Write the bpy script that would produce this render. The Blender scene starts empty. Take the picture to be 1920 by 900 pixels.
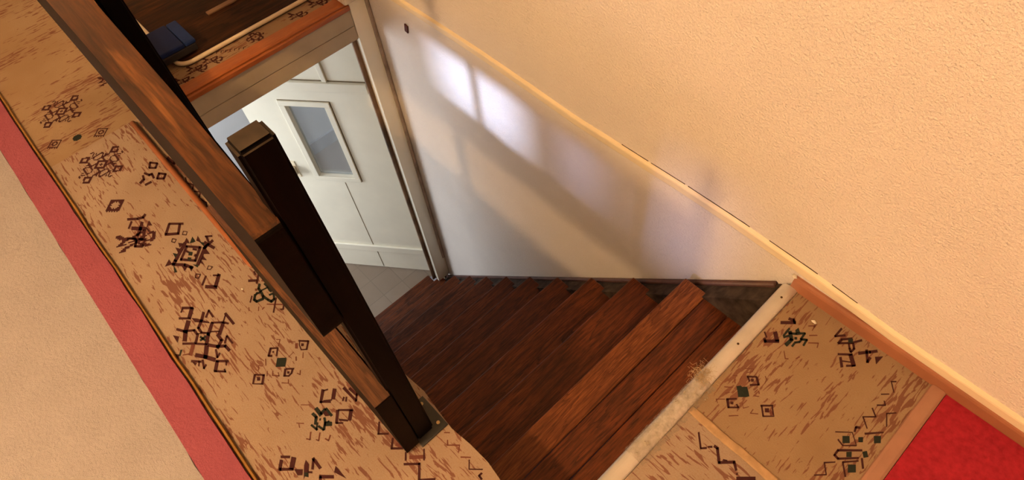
import bpy, bmesh, math, random
from mathutils import Vector, Matrix, Quaternion
random.seed(7)
S = bpy.context.scene
COL = S.collection

# ------------------------------------------------------------------ camera, light, exposure
cd = bpy.data.cameras.new('camera'); cam = bpy.data.objects.new('camera', cd); COL.objects.link(cam)
S.camera = cam
_r = Vector((0.68073446, 0.72862402, -0.07554885)); _u = Vector((-0.57196454, 0.59312304, 0.566623)); _f = Vector((-0.45766489, 0.34250854, -0.8205064))
cam.matrix_world = Matrix(((_r.x, _u.x, -_f.x, 0), (_r.y, _u.y, -_f.y, 0), (_r.z, _u.z, -_f.z, 1.5), (0, 0, 0, 1)))
cd.sensor_width = 36; cd.lens = 1196.6 * 36 / 1920; cd.clip_start = 0.02

S.view_settings.view_transform = 'Standard'; S.view_settings.look = 'None'
S.view_settings.gamma = 1; S.view_settings.exposure = 0.55; S.view_settings.use_curve_mapping = False

w = bpy.data.worlds.new('world'); S.world = w; w.use_nodes = True
w.node_tree.nodes['Background'].inputs[0].default_value = (0.62, 0.74, 1, 1)
w.node_tree.nodes['Background'].inputs[1].default_value = 1.0

def light(name, kind, loc, energy, color, **kw):
    d = bpy.data.lights.new(name, kind); o = bpy.data.objects.new(name, d); COL.objects.link(o)
    o.location = loc; d.energy = energy; d.color = color
    for k, v in kw.items():
        if k != 'aim': setattr(d, k, v)
    if 'aim' in kw: o.rotation_euler = Vector(kw['aim']).to_track_quat('-Z', 'Y').to_euler()
    return o
# the ceiling lamp of the landing, sun through the landing window, an added blue fill there, and daylight from the lower hall window
light('ceiling_lamp_light', 'POINT', (-0.79, -1.9, 2.72), 166, (1, 0.62, 0.29), shadow_soft_size=0.075)
light('window_sun', 'SUN', (0, -6, 5), 4.4, (0.64, 0.73, 1.0), angle=math.radians(3.3), aim=(-0.1, 1, -0.63))
light('window_fill', 'AREA', (-1.1, -2.5, 2.07), 4.5, (0.68, 0.74, 1.0), shape='RECTANGLE', size=1.7, size_y=0.45, aim=(0.05, 1, -0.55))
light('hall_daylight', 'AREA', (-3.80, -1.0, -.95), 42, (0.86, 0.92, 1.0), shape='RECTANGLE', size=1.1, size_y=1.2, aim=(0.75, 1, -0.15))

# ------------------------------------------------------------------ helpers
def link(o): COL.objects.link(o); return o
def obj(name, bm, mats, parent=None, smooth=False, kind=None, label=None, cat=None, group=None):
    me = bpy.data.meshes.new(name); bmesh.ops.recalc_face_normals(bm, faces=bm.faces); bm.to_mesh(me); bm.free()
    for m in (mats if isinstance(mats, (list, tuple)) else [mats]): me.materials.append(m)
    if smooth:
        for p in me.polygons: p.use_smooth = True
    o = link(bpy.data.objects.new(name, me))
    if parent is not None: o.parent = parent
    if kind: o['kind'] = kind
    if label: o['label'] = label
    if cat: o['category'] = cat
    if group: o['group'] = group
    return o
def thing(name, label, cat, loc=(0, 0, 0), group=None):
    o = link(bpy.data.objects.new(name, None)); o.location = loc; o['label'] = label; o['category'] = cat
    o.empty_display_size = .1
    if group: o['group'] = group
    return o
def B(): return bmesh.new()
def box(bm, x0, x1, y0, y1, z0, z1, mi=0, M=None):
    vs = [bm.verts.new((x, y, z)) for x in (x0, x1) for y in (y0, y1) for z in (z0, z1)]
    if M is not None:
        for v in vs: v.co = M @ v.co
    fs = [bm.faces.new([vs[i] for i in q]) for q in ((0, 1, 3, 2), (4, 6, 7, 5), (0, 4, 5, 1), (2, 3, 7, 6), (0, 2, 6, 4), (1, 5, 7, 3))]
    for f in fs: f.material_index = mi
    return vs
def rbox(bm, x0, x1, y0, y1, z0, z1, r=.004, seg=2, mi=0, M=None):
    t = bmesh.new(); box(t, x0, x1, y0, y1, z0, z1)
    bmesh.ops.bevel(t, geom=t.edges[:], offset=r, segments=seg, affect='EDGES', profile=.5)
    me = bpy.data.meshes.new('t'); t.to_mesh(me); t.free()
    if M is not None: me.transform(M)
    n = len(bm.faces); bm.from_mesh(me); bpy.data.meshes.remove(me); bm.faces.ensure_lookup_table()
    for f in bm.faces[n:]: f.material_index = mi
def prism(bm, pts, axis, a, b, mi=0):
    """closed outline pts (2D) extruded along axis from a to b"""
    def P(p, t): return {'x': (t, p[0], p[1]), 'y': (p[0], t, p[1]), 'z': (p[0], p[1], t)}[axis]
    A = [bm.verts.new(P(p, a)) for p in pts]; Bv = [bm.verts.new(P(p, b)) for p in pts]
    n = len(pts); fs = [bm.faces.new(A), bm.faces.new(Bv[::-1])]
    for i in range(n): fs.append(bm.faces.new((A[i], Bv[i], Bv[(i + 1) % n], A[(i + 1) % n])))
    for f in fs: f.material_index = mi
def tube(bm, pts, r, seg=6):
    rings = []
    for i, p in enumerate(pts):
        d = (Vector(pts[min(i + 1, len(pts) - 1)]) - Vector(pts[max(i - 1, 0)])).normalized()
        q = d.to_track_quat('Z', 'Y')
        rings.append([bm.verts.new(Vector(p) + q @ Vector((r * math.cos(a), r * math.sin(a), 0))) for a in [2 * math.pi * k / seg for k in range(seg)]])
    for i in range(len(rings) - 1):
        for k in range(seg): bm.faces.new((rings[i][k], rings[i][(k + 1) % seg], rings[i + 1][(k + 1) % seg], rings[i + 1][k]))
    bm.faces.new(rings[0][::-1]); bm.faces.new(rings[-1])
def disc(bm, c, r, h, seg=14, mi=0):
    prism(bm, [(c[0] + r * math.cos(2 * math.pi * k / seg), c[1] + r * math.sin(2 * math.pi * k / seg)) for k in range(seg)], 'z', c[2], c[2] + h, mi)

# ------------------------------------------------------------------ materials
class Mat:
    def __init__(s, name, rough=.6, spec=.5):
        s.m = bpy.data.materials.new(name); s.m.use_nodes = True; s.t = s.m.node_tree; s.n = s.t.nodes
        s.b = s.n['Principled BSDF']; s.b.inputs['Roughness'].default_value = rough; s.b.inputs['Specular IOR Level'].default_value = spec
        s.tc = s.n.new('ShaderNodeTexCoord')
    def l(s, a, b): s.t.links.new(a, b)
    def map(s, sc=(1, 1, 1), rot=(0, 0, 0)):
        m = s.n.new('ShaderNodeMapping'); m.inputs['Scale'].default_value = sc; m.inputs['Rotation'].default_value = rot
        s.l(s.tc.outputs['Object'], m.inputs[0]); return m.outputs[0]
    def noise(s, v, scale, detail=4, rough=.55, dist=0):
        n = s.n.new('ShaderNodeTexNoise'); n.inputs['Scale'].default_value = scale; n.inputs['Detail'].default_value = detail
        n.inputs['Roughness'].default_value = rough; n.inputs['Distortion'].default_value = dist; s.l(v, n.inputs['Vector']); return n.outputs[0]
    def ramp(s, f, stops, interp='LINEAR'):
        r = s.n.new('ShaderNodeValToRGB'); r.color_ramp.interpolation = interp; e = r.color_ramp.elements
        while len(e) < len(stops): e.new(.5)
        for q, (p, c) in zip(e, stops): q.position = p; q.color = (*c, 1) if len(c) == 3 else c
        s.l(f, r.inputs[0]); return r.outputs[0]
    def mix(s, f, a, b, mode='MIX'):
        m = s.n.new('ShaderNodeMix'); m.data_type = 'RGBA'; m.blend_type = mode
        for i, v in ((0, f), (6, a), (7, b)):
            if isinstance(v, (int, float)): m.inputs[i].default_value = v
            elif isinstance(v, tuple): m.inputs[i].default_value = (*v, 1)
            else: s.l(v, m.inputs[i])
        return m.outputs[2]
    def math(s, op, a, b=None):
        m = s.n.new('ShaderNodeMath'); m.operation = op
        for i, v in enumerate((a, b)):
            if v is None: continue
            if isinstance(v, (int, float)): m.inputs[i].default_value = v
            else: s.l(v, m.inputs[i])
        return m.outputs[0]
    def color(s, c):
        if isinstance(c, tuple): s.b.inputs['Base Color'].default_value = (*c, 1)
        else: s.l(c, s.b.inputs['Base Color'])
        return s
    def bump(s, h, strength=.5, dist=.002):
        b = s.n.new('ShaderNodeBump'); b.inputs['Strength'].default_value = strength; b.inputs['Distance'].default_value = dist
        s.l(h, b.inputs['Height']); s.l(b.outputs[0], s.b.inputs['Normal']); return s
def g(v): return (v, v, v)

def plaster(name, col, scale=175, d=.005, st=1):
    m = Mat(name, .75, .25); v = m.map()
    h = m.noise(v, scale, 3, .6); big = m.noise(v, 3, 3)
    m.color(m.mix(m.ramp(big, [(.3, g(0)), (.7, g(1))]), col, tuple(c * .93 for c in col)))
    return m.bump(h, st, d).m
M_wall = plaster('stucco_wallpaper', (.85, .775, .70))
M_plain = plaster('plain_plaster', (.74, .73, .71), 60, .0008, .4)
M_ceil = plaster('ceiling_plaster', (.74, .68, .58), 60, .001, .4)
M_cool = plaster('grey_white_wall', (.80, .80, .80), 60, .0008, .3)
def flat(name, col, rough=.6, spec=.5, metal=0, var=.12, scale=12, bump=0):
    m = Mat(name, rough, spec); v = m.map(); n = m.noise(v, scale, 5)
    m.color(m.mix(m.ramp(n, [(.3, g(0)), (.7, g(1))]), tuple(c * (1 - var) for c in col), tuple(min(1, c * (1 + var)) for c in col)))
    m.b.inputs['Metallic'].default_value = metal
    if bump: m.bump(m.noise(v, scale * 12, 3), .5, bump)
    return m.m
def wood(name, dark, mid, light_, grain='y', rough=.38, spec=.4, ring=9, worn=None, bump=.0006):
    m = Mat(name, rough, spec)
    s = {'x': (1.2, 16, 16), 'y': (16, 1.2, 16), 'z': (16, 16, 1.2)}[grain]
    v = m.map(s); n = m.noise(v, 1.0, 4, .55, 1.2)
    rings = m.math('FRACT', m.math('MULTIPLY', n, ring))
    fine = m.noise(m.map(tuple(k * 9 for k in s)), 1.3, 3, .7)
    base = m.ramp(rings, [(0, dark), (.18, mid), (.75, light_), (1, mid)])
    c = m.mix(m.ramp(fine, [(.38, g(.75)), (.62, g(0))]), base, dark)
    c = m.mix(m.ramp(m.noise(m.map((1, 1, 1)), 5, 3), [(.35, g(.45)), (.65, g(0))]), c, dark)
    if worn:
        wm = m.ramp(m.noise(m.map(tuple(k * .5 for k in s)), 1.1, 6, .65), [(worn[1], g(0)), (worn[1] + .12, g(1))])
        c = m.mix(wm, c, worn[0])
    m.color(c); m.bump(fine, .35, bump)
    return m.m
M_tread = wood('red_brown_tread_wood', (.032, .008, .003), (.13, .032, .009), (.19, .047, .012), 'y', .45, .22, 6)
M_treadw = wood('paler_front_tread_wood', (.058, .015, .005), (.18, .053, .015), (.25, .08, .022), 'y', .45, .22, 9)
M_dark = wood('black_brown_stain', (.002, .0015, .0012), (.005, .003, .002), (.008, .004, .0025), 'x', .5, .06, 5)
M_post = wood('black_post_stain', (.0015, .001, .001), (.0035, .002, .0016), (.005, .003, .002), 'z', .5, .06, 5)
M_railtop = wood('worn_rail_top', (0.024, 0.0088, 0.004), (0.08, 0.0272, 0.008), (0.136, 0.0464, 0.0128), 'x', .36, .4, 5, worn=((.38, .15, .04), .60))
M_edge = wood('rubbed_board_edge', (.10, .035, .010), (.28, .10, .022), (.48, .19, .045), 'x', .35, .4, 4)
M_ptop = flat('lit_post_top', (.042, .03, .02), .4, .4, var=.4, scale=40)  # lamp light on the post cap put into a lighter colour
M_lowtop = wood('worn_lower_board_top', (0.04, 0.016, 0.0072), (0.104, 0.04, 0.016), (0.176, 0.072, 0.0272), 'x', .45, .35, 8, worn=((0.24, 0.112, 0.04), .66))
M_orange = wood('orange_varnished_wood', (0.264, 0.068, 0.016), (0.352, 0.1, 0.024), (0.4, 0.12, 0.0288), 'y', .4, .4, 3)
M_fascia = flat('beige_fascia_paint', (0.416, 0.336, 0.228), .5, .4, var=.1, scale=6)
M_string = flat('dusty_dark_string_wood', (.042, .028, .020), .85, .2, var=.7, scale=30, bump=.001)
M_bead = flat('brown_painted_bead', (.085, .038, .03), .5, .4, var=.3, scale=20)
M_skirt = flat('salmon_brown_skirting', (0.336, 0.132, 0.068), .45, .4, var=.12, scale=8)
M_strip = flat('orange_brown_moulding', (0.288, 0.096, 0.036), .4, .4, var=.18, scale=14)
M_cream = flat('cream_gloss_paint', (.88, .82, .66), .22, .5, var=.05, scale=4)
M_creamline = flat('shadow_gap_brown', (.20, .135, .07), .7, .2, var=.3)  # dark brown stands in for shadow in the door and frame gaps
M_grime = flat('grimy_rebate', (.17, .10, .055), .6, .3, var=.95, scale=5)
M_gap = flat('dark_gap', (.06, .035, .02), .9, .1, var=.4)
M_trim = flat('cream_wall_trim', (.80, .68, .48), .5, .35, var=.06, scale=8)
M_alu = flat('worn_aluminium', (0.672, 0.648, 0.612), .36, .5, metal=.75, var=.14, scale=9)
M_plate = flat('dark_steel_plate', (.045, .045, .043), .45, .5, metal=.3, var=.2, scale=30)
M_screw = flat('brass_screw', (.5, .38, .2), .4, .5, metal=.8)
def film():
    m = Mat('dusty_clear_tape', .16, .8); v = m.map(); n = m.noise(v, 70, 4, .6)
    m.color(m.mix(n, (.20, .15, .10), (.55, .46, .34))); m.l(m.ramp(n, [(.35, g(.05)), (.7, g(.6))]), m.b.inputs['Alpha']); return m.bump(m.noise(v, 160, 2), .6, .002).m
M_tape = film()
M_seam = flat('tan_carpet_tape', (.42, .265, .14), .7, .3, var=.18, scale=40, bump=.001)
M_fibre = flat('frayed_fibres', (.50, .36, .2), .6, .3, var=.3)
M_chip = flat('white_paint_chip', (.72, .66, .55), .6, .3)
M_hole = flat('dark_red_plug', (.10, .03, .022), .7, .2)
M_rim = flat('white_plastic_edging', (.66, .56, .42), .35, .5, var=.05)
M_blue = flat('navy_blue_plastic', (.005, .012, .06), .6, .12, var=.15)
M_blue2 = flat('lighter_navy_plastic', (.010, .024, .10), .6, .12, var=.15)
M_black = flat('shadow_black_underside', (.01, .01, .011), .5, .4)  # near black puts the underside shadow into the box body colour
M_tray = wood('brown_mat_wood', (.010, .004, .002), (.040, .013, .004), (.075, .024, .006), 'y', .6, .1, 2)
M_palebar = flat('pale_brown_wood', (.16, .085, .045), .5, .3)
M_pale = flat('white_hinge_paint', (.75, .75, .72), .35, .5)
M_red = flat('red_carpet_pile', (.36, .02, .035), .95, .1, var=.2, scale=80, bump=.003)
def pile(name, col, col2, d=.0035):
    m = Mat(name, .95, .1); v = m.map(); n = m.noise(v, 220, 4, .7); b = m.noise(v, 9, 4)
    m.color(m.mix(m.math('MULTIPLY', n, b), col, col2)); return m.bump(m.noise(v, 95, 4, .75), 1, d).m
M_rug = pile('pale_wool_rug', (.41, .375, .375), (.25, .22, .215), .005)
M_pink = pile('rose_pink_rug_border', (.35, .095, .13), (.20, .042, .065), .005)
def carpet(name, along, ca, cb):
    m = Mat(name, .93, .1)
    s = (20, 135, 1) if along == 'x' else (135, 20, 1)
    big = (3.4, 9, 1) if along == 'x' else (9, 3.4, 1)
    f = m.noise(m.map(s), 1.0, 2, .5, .6); c = m.noise(m.map(big), 1.0, 2, .5)
    k = m.math('ADD', f, m.math('MULTIPLY', m.math('SUBTRACT', c, .5), .85))
    fm = m.ramp(k, [(.592, g(0)), (.63, g(.85))])
    v = m.map(); p = m.noise(v, 260, 3, .7); blot = m.noise(v, 4, 3)
    base = m.mix(m.ramp(blot, [(.35, g(0)), (.65, g(1))]), ca, cb)
    base = m.mix(m.ramp(p, [(.3, g(.4)), (.6, g(0))]), base, (.27, .15, .08))
    cc = m.mix(fm, base, (.165, .062, .042))
    m.color(cc); return m.bump(p, .8, .0015).m
M_carx = carpet('patterned_carpet_hall', 'x', (.350, .268, .205), (.305, .222, .160)); M_cary = carpet('patterned_carpet_landing', 'y', (.315, .222, .138), (.27, .178, .102))
M_motif = pile('dark_motif_wool', (.062, .020, .020), (.03, .01, .012), .001)
M_motif2 = pile('brown_motif_wool', (0.16, 0.0576, 0.04), (0.096, 0.032, 0.024), .001)
M_motifg = pile('green_motif_wool', (.025, .030, .024), (.012, .012, .010), .001)
def tiles():
    m = Mat('beige_floor_tiles', .35, .4); v = m.map((1, 1, 1), (0, 0, 0))
    b = m.n.new('ShaderNodeTexBrick'); b.offset = 0; m.l(v, b.inputs['Vector'])
    for k, x in (('Scale', 1), ('Brick Width', .165), ('Row Height', .165), ('Mortar Size', .0035), ('Mortar Smooth', .3)): b.inputs[k].default_value = x
    b.inputs['Color1'].default_value = (.27, .205, .15, 1); b.inputs['Color2'].default_value = (.235, .175, .125, 1); b.inputs['Mortar'].default_value = (.20, .15, .11, 1)
    m.color(m.mix(m.ramp(m.noise(v, 9, 4), [(.35, g(0)), (.7, g(.5))]), b.outputs[0], (.22, .16, .11))); return m.m
M_tiles = tiles()
def pane(name, tint, rough=0, tr=.9):
    m = bpy.data.materials.new(name); m.use_nodes = True; t = m.node_tree; t.nodes.clear()
    o = t.nodes.new('ShaderNodeOutputMaterial'); mx = t.nodes.new('ShaderNodeMixShader'); a = t.nodes.new('ShaderNodeBsdfTransparent'); b = t.nodes.new('ShaderNodeBsdfGlossy')
    a.inputs[0].default_value = (*tint, 1); b.inputs['Roughness'].default_value = rough; mx.inputs[0].default_value = 1 - tr
    t.links.new(a.outputs[0], mx.inputs[1]); t.links.new(b.outputs[0], mx.inputs[2]); t.links.new(mx.outputs[0], o.inputs[0]); return m
M_glass = pane('door_glass', (.88, .91, .93), .05, .9)
_t = M_glass.node_tree; _o = next(n for n in _t.nodes if n.type == 'OUTPUT_MATERIAL'); _m = _t.nodes.new('ShaderNodeMixShader'); _d = _t.nodes.new('ShaderNodeBsdfDiffuse')
_d.inputs[0].default_value = (.55, .57, .58, 1); _m.inputs[0].default_value = .2; _t.links.new(_o.inputs[0].links[0].from_socket, _m.inputs[1]); _t.links.new(_d.outputs[0], _m.inputs[2]); _t.links.new(_m.outputs[0], _o.inputs[0])
M_wglass = pane('clear_window_glass', (.95, .97, 1), 0, .95); M_wdim = pane('dimming_window_glass', (.38, .40, .46), .3, .9)  # second glass is a darker tint, added to weaken two sun patches

# ------------------------------------------------------------------ the setting
YW = 1.045; ZF = -2.38; RISE = 2.38 / 11
def XK(k): return -.278 - .1902 * k
def ZK(k): return -RISE * k
# upper floor slab with the stair opening
bm = B()
box(bm, -4.2, 2.0, -2.7, .150, -.16, -.008)
box(bm, -.195, 2.0, .150, YW, -.16, -.008)
box(bm, -4.2, -2.175, .150, YW, -.16, -.008)
obj('floor', bm, M_plain, kind='structure')
bm = B()
box(bm, -4.3, 2.0, YW, YW + .12, .085, 2.9)
box(bm, -2.17, 2.0, YW, YW + .12, -2.6, .085)
obj('wall_right', bm, M_wall, kind='structure')
# walls of the upper room behind the viewer, and the window wall
WX = [(-1.36, -.88), (-.70, -.50), (-.30, -.02)]; WZ = (2.0, 2.5); YB = -2.6
bm = B()
box(bm, -4.3, 2.1, YB - .1, YB, -.2, WZ[0] - .05); box(bm, -4.3, 2.1, YB - .1, YB, WZ[1] + .05, 2.9)
box(bm, -4.3, WX[0][0] - .05, YB - .1, YB, WZ[0] - .05, WZ[1] + .05); box(bm, WX[2][1] + .05, 2.1, YB - .1, YB, WZ[0] - .05, WZ[1] + .05)
obj('wall_back', bm, M_plain, kind='structure')
bm = B(); z0, z1 = WZ
box(bm, WX[0][0] - .05, WX[2][1] + .05, YB - .09, YB - .02, z0 - .05, z0); box(bm, WX[0][0] - .05, WX[2][1] + .05, YB - .09, YB - .02, z1, z1 + .05)
for a, b in ((WX[0][0] - .05, WX[0][0]), (WX[0][1], WX[1][0]), (WX[1][1], WX[2][0]), (WX[2][1], WX[2][1] + .05)): box(bm, a, b, YB - .09, YB - .02, z0, z1)
wf = obj('window_1', bm, M_cream, kind='structure')
for (a, b), m in zip(WX, (M_wglass, M_wdim, M_wdim)):
    bm = B(); box(bm, a, b, YB - .06, YB - .055, z0, z1); obj('pane', bm, m, wf)
bm = B(); box(bm, 2.0, 2.1, YB, YW + .12, -.2, 2.9); obj('wall_front', bm, M_plain, kind='structure')
bm = B(); box(bm, -4.3, -4.2, YB, YW + .12, -.2, 2.9); obj('wall_far', bm, M_plain, kind='structure')
bm = B(); box(bm, -4.3, 2.1, YB - .1, YW + .12, 2.9, 3.0); obj('ceiling', bm, M_ceil, kind='structure')

# stairwell left wall, and the lower hall
bm = B(); box(bm, -2.19, -.19, .05, .13, -2.6, -.16); box(bm, -.165, -.08, .05, YW, -2.6, -.16); obj('wall_left', bm, M_plain, kind='structure')
bm = B(); box(bm, -2.36, -2.19, -1.6, .20, ZF, -.16); box(bm, -2.36, -2.175, YW + .0, 2.3, ZF, .085)
obj('wall_hall', bm, M_plain, kind='structure')
bm = B(); box(bm, -4.15, -2.355, -1.7, 2.3, ZF - .1, ZF); obj('floor_hall', bm, M_tiles, kind='structure')
bm = B(); box(bm, -4.15, -4.02, -1.6, 2.3, ZF, -.16); box(bm, -4.15, -2.36, 2.3, 2.4, ZF, -.16)
box(bm, -4.15, -2.19, -1.7, -1.6, ZF, -.16); obj('wall_hall_far', bm, M_cool, kind='structure')
bm = B(); box(bm, -4.15, -2.36, YW + .12, 2.4, -.16, -.1); obj('ceiling_hall', bm, M_cool, kind='structure')
bm = B(); rbox(bm, -4.02, -4.0, -1.6, 2.3, ZF, ZF + .125, .004); obj('baseboard_hall', bm, flat('grey_skirting', (.40, .41, .44), .4), kind='structure')

# the ledge trim on the wall (slightly bowed, as the old wall is)
TZ = [(-4.2, .09), (-1.95, .094), (-1.725, .098), (-1.433, .102), (-1.187, .097), (-.992, .090), (-.814, .096), (-.704, .099), (-.576, .104), (-.385, .105), (-.177, .098), (.051, .080), (.6, .07), (2.0, .06)]
def zt(x):
    for (a, za), (b, zb) in zip(TZ, TZ[1:]):
        if x <= b: return za + (zb - za) * (x - a) / (b - a)
    return TZ[-1][1]
bm = B(); prev = None
prof = [(YW + .001, -.001), (YW - .008, -.0075), (YW - .0095, -.011), (YW - .0095, -.031), (YW - .0075, -.035), (YW + .001, -.036)]
xs = [-4.2 + .05 * i for i in range(125)]
for x in xs:
    ring = [bm.verts.new((x, y, zt(x) + dz)) for y, dz in prof]
    if prev:
        for i in range(len(prof)): bm.faces.new((prev[i], prev[(i + 1) % 6], ring[(i + 1) % 6], ring[i]))
    else: bm.faces.new(ring)
    prev = ring
bm.faces.new(prev[::-1])
tr = obj('trim_1', bm, M_trim, kind='structure')
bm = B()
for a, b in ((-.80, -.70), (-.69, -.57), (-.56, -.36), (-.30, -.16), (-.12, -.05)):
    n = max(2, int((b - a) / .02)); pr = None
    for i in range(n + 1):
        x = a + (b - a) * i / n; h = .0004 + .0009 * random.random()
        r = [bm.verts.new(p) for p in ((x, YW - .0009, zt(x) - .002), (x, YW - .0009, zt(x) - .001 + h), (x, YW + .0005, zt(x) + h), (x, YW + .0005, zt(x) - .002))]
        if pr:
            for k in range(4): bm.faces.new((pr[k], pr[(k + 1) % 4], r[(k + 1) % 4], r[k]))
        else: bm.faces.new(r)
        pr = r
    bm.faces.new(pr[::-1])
obj('crack', bm, M_gap, tr, label='dark strip for the shaded crack along the top of the trim')  # dark strip stands in for the shade inside the crack

# skirting on the landing
bm = B(); prism(bm, [(YW, 0), (YW - .014, 0), (YW - .014, .034), (YW - .012, .040), (YW - .006, .043), (YW, .043)], 'x', -.200, 2.0)
obj('baseboard_right', bm, M_skirt, kind='structure')

# ------------------------------------------------------------------ staircase
st = thing('staircase', 'steep dark red-brown wooden staircase descending beside the textured wall to the cream door', 'staircase', (-1.3, .55, ZF))
def sobj(name, bm, mats, **k):
    bmesh.ops.translate(bm, verts=bm.verts, vec=(1.3, -.55, -ZF)); return obj(name, bm, mats, st, **k)
for k in range(1, 11):
    x0, x1, z = XK(k), XK(k - 1) + .03, ZK(k)
    bm = B(); ye = .995 + random.uniform(-.004, .004)
    if k == 1:
        x1 = -.17
        for a, b, mi in ((x0, -.385, 1), (-.3835, -.300, 0), (-.2985, x1, 0)):
            t0 = a; rbox(bm, a, b, .132, ye if a == x0 else .985, z - .034, z, .0035, 2, mi)
    else:
        rbox(bm, x0, x1, .132, ye, z - .034, z, .006, 3, 0)
    o = sobj('tread', bm, [M_tread, M_treadw], smooth=False)
for k in range(1, 12):
    bm = B(); box(bm, XK(k - 1) + .012 if k > 1 else -.19, XK(k - 1) + .03 if k > 1 else -.172, .132, .985, ZK(k) if k < 11 else ZF, ZK(k - 1) - (.034 if k > 1 else .16))
    if k > 1: sobj('riser', bm, M_tread)
    else: bm.free()
bm = B(); rbox(bm, -2.375, XK(10) + .02, .205, .985, ZF - .02, ZF + .004, .003); sobj('bottom_board', bm, M_tread)
def zs(x): return -.040 + 1.128 * (x + .236)
bm = B(); prism(bm, [(-2.19, zs(-2.19)), (-.225, zs(-.225)), (-.175, -.016), (-.175, -.36), (-2.0, ZF), (-2.19, ZF)], 'y', .972, YW - .001)
sobj('wall_string', bm, M_string, label='dusty dark wall string')
bm = B(); n = Vector((-1.128, 0, 1)).normalized()
pa, pb = Vector((-2.172, YW - .009, zs(-2.172) + .006)), Vector((-.235, YW - .009, zs(-.235) + .006))
tube(bm, [pa + (pb - pa) * t for t in (0, .25, .5, .75, 1)], .0095, 12); sobj('string_bead', bm, M_bead, smooth=True)
bm = B(); prism(bm, [(-2.15, ZK(10) + .03), (-.19, -.16), (-.19, -.45), (-1.95, ZF), (-2.15, ZF)], 'y', .1305, .150); sobj('inner_string', bm, M_string)

# aluminium nosing at the top of the stairs
ns = thing('stair_nosing_strip', 'long worn aluminium nosing strip along the top edge of the stairs', 'nosing', (-.2, .6, 0))
def nobj(name, bm, m, **k):
    bmesh.ops.translate(bm, verts=bm.verts, vec=(.2, -.6, 0)); return obj(name, bm, m, ns, **k)
def nose(r, n=12):  # shallow half-round lip profile in x,z
    out = [(-.178, .0003)]
    for i in range(n + 1):
        a = math.pi * .97 * i / n
        out.append((-.1975 + .0205 * math.cos(a), .001 + .0088 * math.sin(a) - (.004 * (i / n) ** 3)))
    return out + [(-.2195, -.010), (-.219, -.026), (-.2165, -.026), (-.216, -.003), (-.204, .0003)]
bm = B(); prism(bm, nose(0), 'y', .166, 1.030); nobj('strip', bm, M_alu, smooth=False)
for y in (.985, .80, .30):
    bm = B(); disc(bm, (-.196, y, .0088), .0030, .0014); nobj('screw', bm, M_gap, label='small dark screw')
# crinkled clear tape over the strip
bm = B(); rows = []
TP = [(-.164, .0012), (-.172, .003), (-.178, .0062), (-.184, .0088), (-.191, .0108), (-.198, .0114), (-.205, .0108), (-.212, .0085), (-.2185, .003), (-.2222, -.006), (-.2222, -.020)]
ph = [random.uniform(0, 6.28) for _ in TP]
for i in range(90):
    y = .405 + .265 * i / 89; row = []
    for j, (x, z) in enumerate(TP):
        wv = .0011 * math.sin(i * .55 + ph[j] + j * .9) + .0008 * math.sin(i * 1.31 + j * 2.1) + random.uniform(-.0004, .0004)
        row.append(bm.verts.new((x + wv * .6 + (random.uniform(-.004, .003) if j == 0 else 0), y + random.uniform(-.0008, .0008), z + .0012 + wv)))
    rows.append(row)
for a, b in zip(rows, rows[1:]):
    for j in range(10):
        bm.faces.new((a[j], a[j + 1], b[j + 1], b[j]))
tp = obj('clear_tape', bm, M_tape, smooth=True, label='crinkled dusty clear tape wrapped around the middle of the metal nosing strip', cat='tape')
# frayed clump at the joint
bm = B()
for i in range(190):
    c = Vector((-.206 + random.gauss(0, .012), .668 + random.gauss(0, .013), .012 + abs(random.gauss(0, .004))))
    d = Vector((random.gauss(-.2, 1), random.gauss(.1, 1), random.gauss(0, .3))).normalized(); L = random.uniform(.006, .019)
    e = Vector((random.gauss(0, 1), random.gauss(0, 1), random.gauss(0, .5))).normalized() * L * .45
    tube(bm, [c, c + d * L * .5 + e, c + d * L], .00028, 3)
obj('frayed_fibre_clump', bm, M_fibre, kind='stuff', label='frayed clump of pale fibres sticking out at the end of the tape', cat='fibres')
# tan tape over the carpet joint
bm = B(); rows = []
for i in range(41):
    x = -.176 + .40 * i / 40; row = []
    for j in range(7):
        y = .588 + (j - 3) * .0036 + random.uniform(-.0008, .0008) + .0006 * math.sin(i * .5)
        row.append(bm.verts.new((x, y, .0014 + (.0011 if 0 < j < 6 else 0) + random.uniform(0, .0005))))
    rows.append(row)
for a, b in zip(rows, rows[1:]):
    for j in range(6): bm.faces.new((a[j], a[j + 1], b[j + 1], b[j]))
sp = obj('carpet_seam_tape', bm, M_seam, smooth=True, label='narrow tan tape covering the joint between the two carpet pieces', cat='tape')
sm = sp.modifiers.new('s', 'SOLIDIFY'); sm.thickness = .001; sm.offset = -1

# ------------------------------------------------------------------ carpets with woven motifs
def ring(n, w=1): return {(i, j) for i in range(n) for j in range(n) if min(i, j, n - 1 - i, n - 1 - j) < w}
def shift(s, a, b): return {(i + a, j + b) for i, j in s}
def art(rows): return {(i, -j) for j, r in enumerate(rows) for i, c in enumerate(r) if c == '#'}
def centre(s):
    a = (min(i for i, j in s) + max(i for i, j in s)) / 2; b = (min(j for i, j in s) + max(j for i, j in s)) / 2
    return {(i - a, j - b) for i, j in s}
SQ = art(["###########", "###########", "####.#.####", "###.....###", "##.......##", "###.....###", "##.......##", "###.....###", "####.#.####", "###########", "###########", ".#.#.#.#.#."])
SQO = art(["#######..###", "######..####", "###......###", "##........##", "###......###", "##........##", "###......###", "####.##.####", "############", "##########.#", ".#.#.#.#.#.."])
SQD = art(["#########", "#.......#", "#..###..#", "#.##.##.#", "#.#...#.#", "#.##.##.#", "#..###..#", "#.......#", "#########", "#.#.#.#.#"])
BLOB = art(["..####..", ".######.", "########", "########", "########", "########", ".######.", "..####.."])
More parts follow.
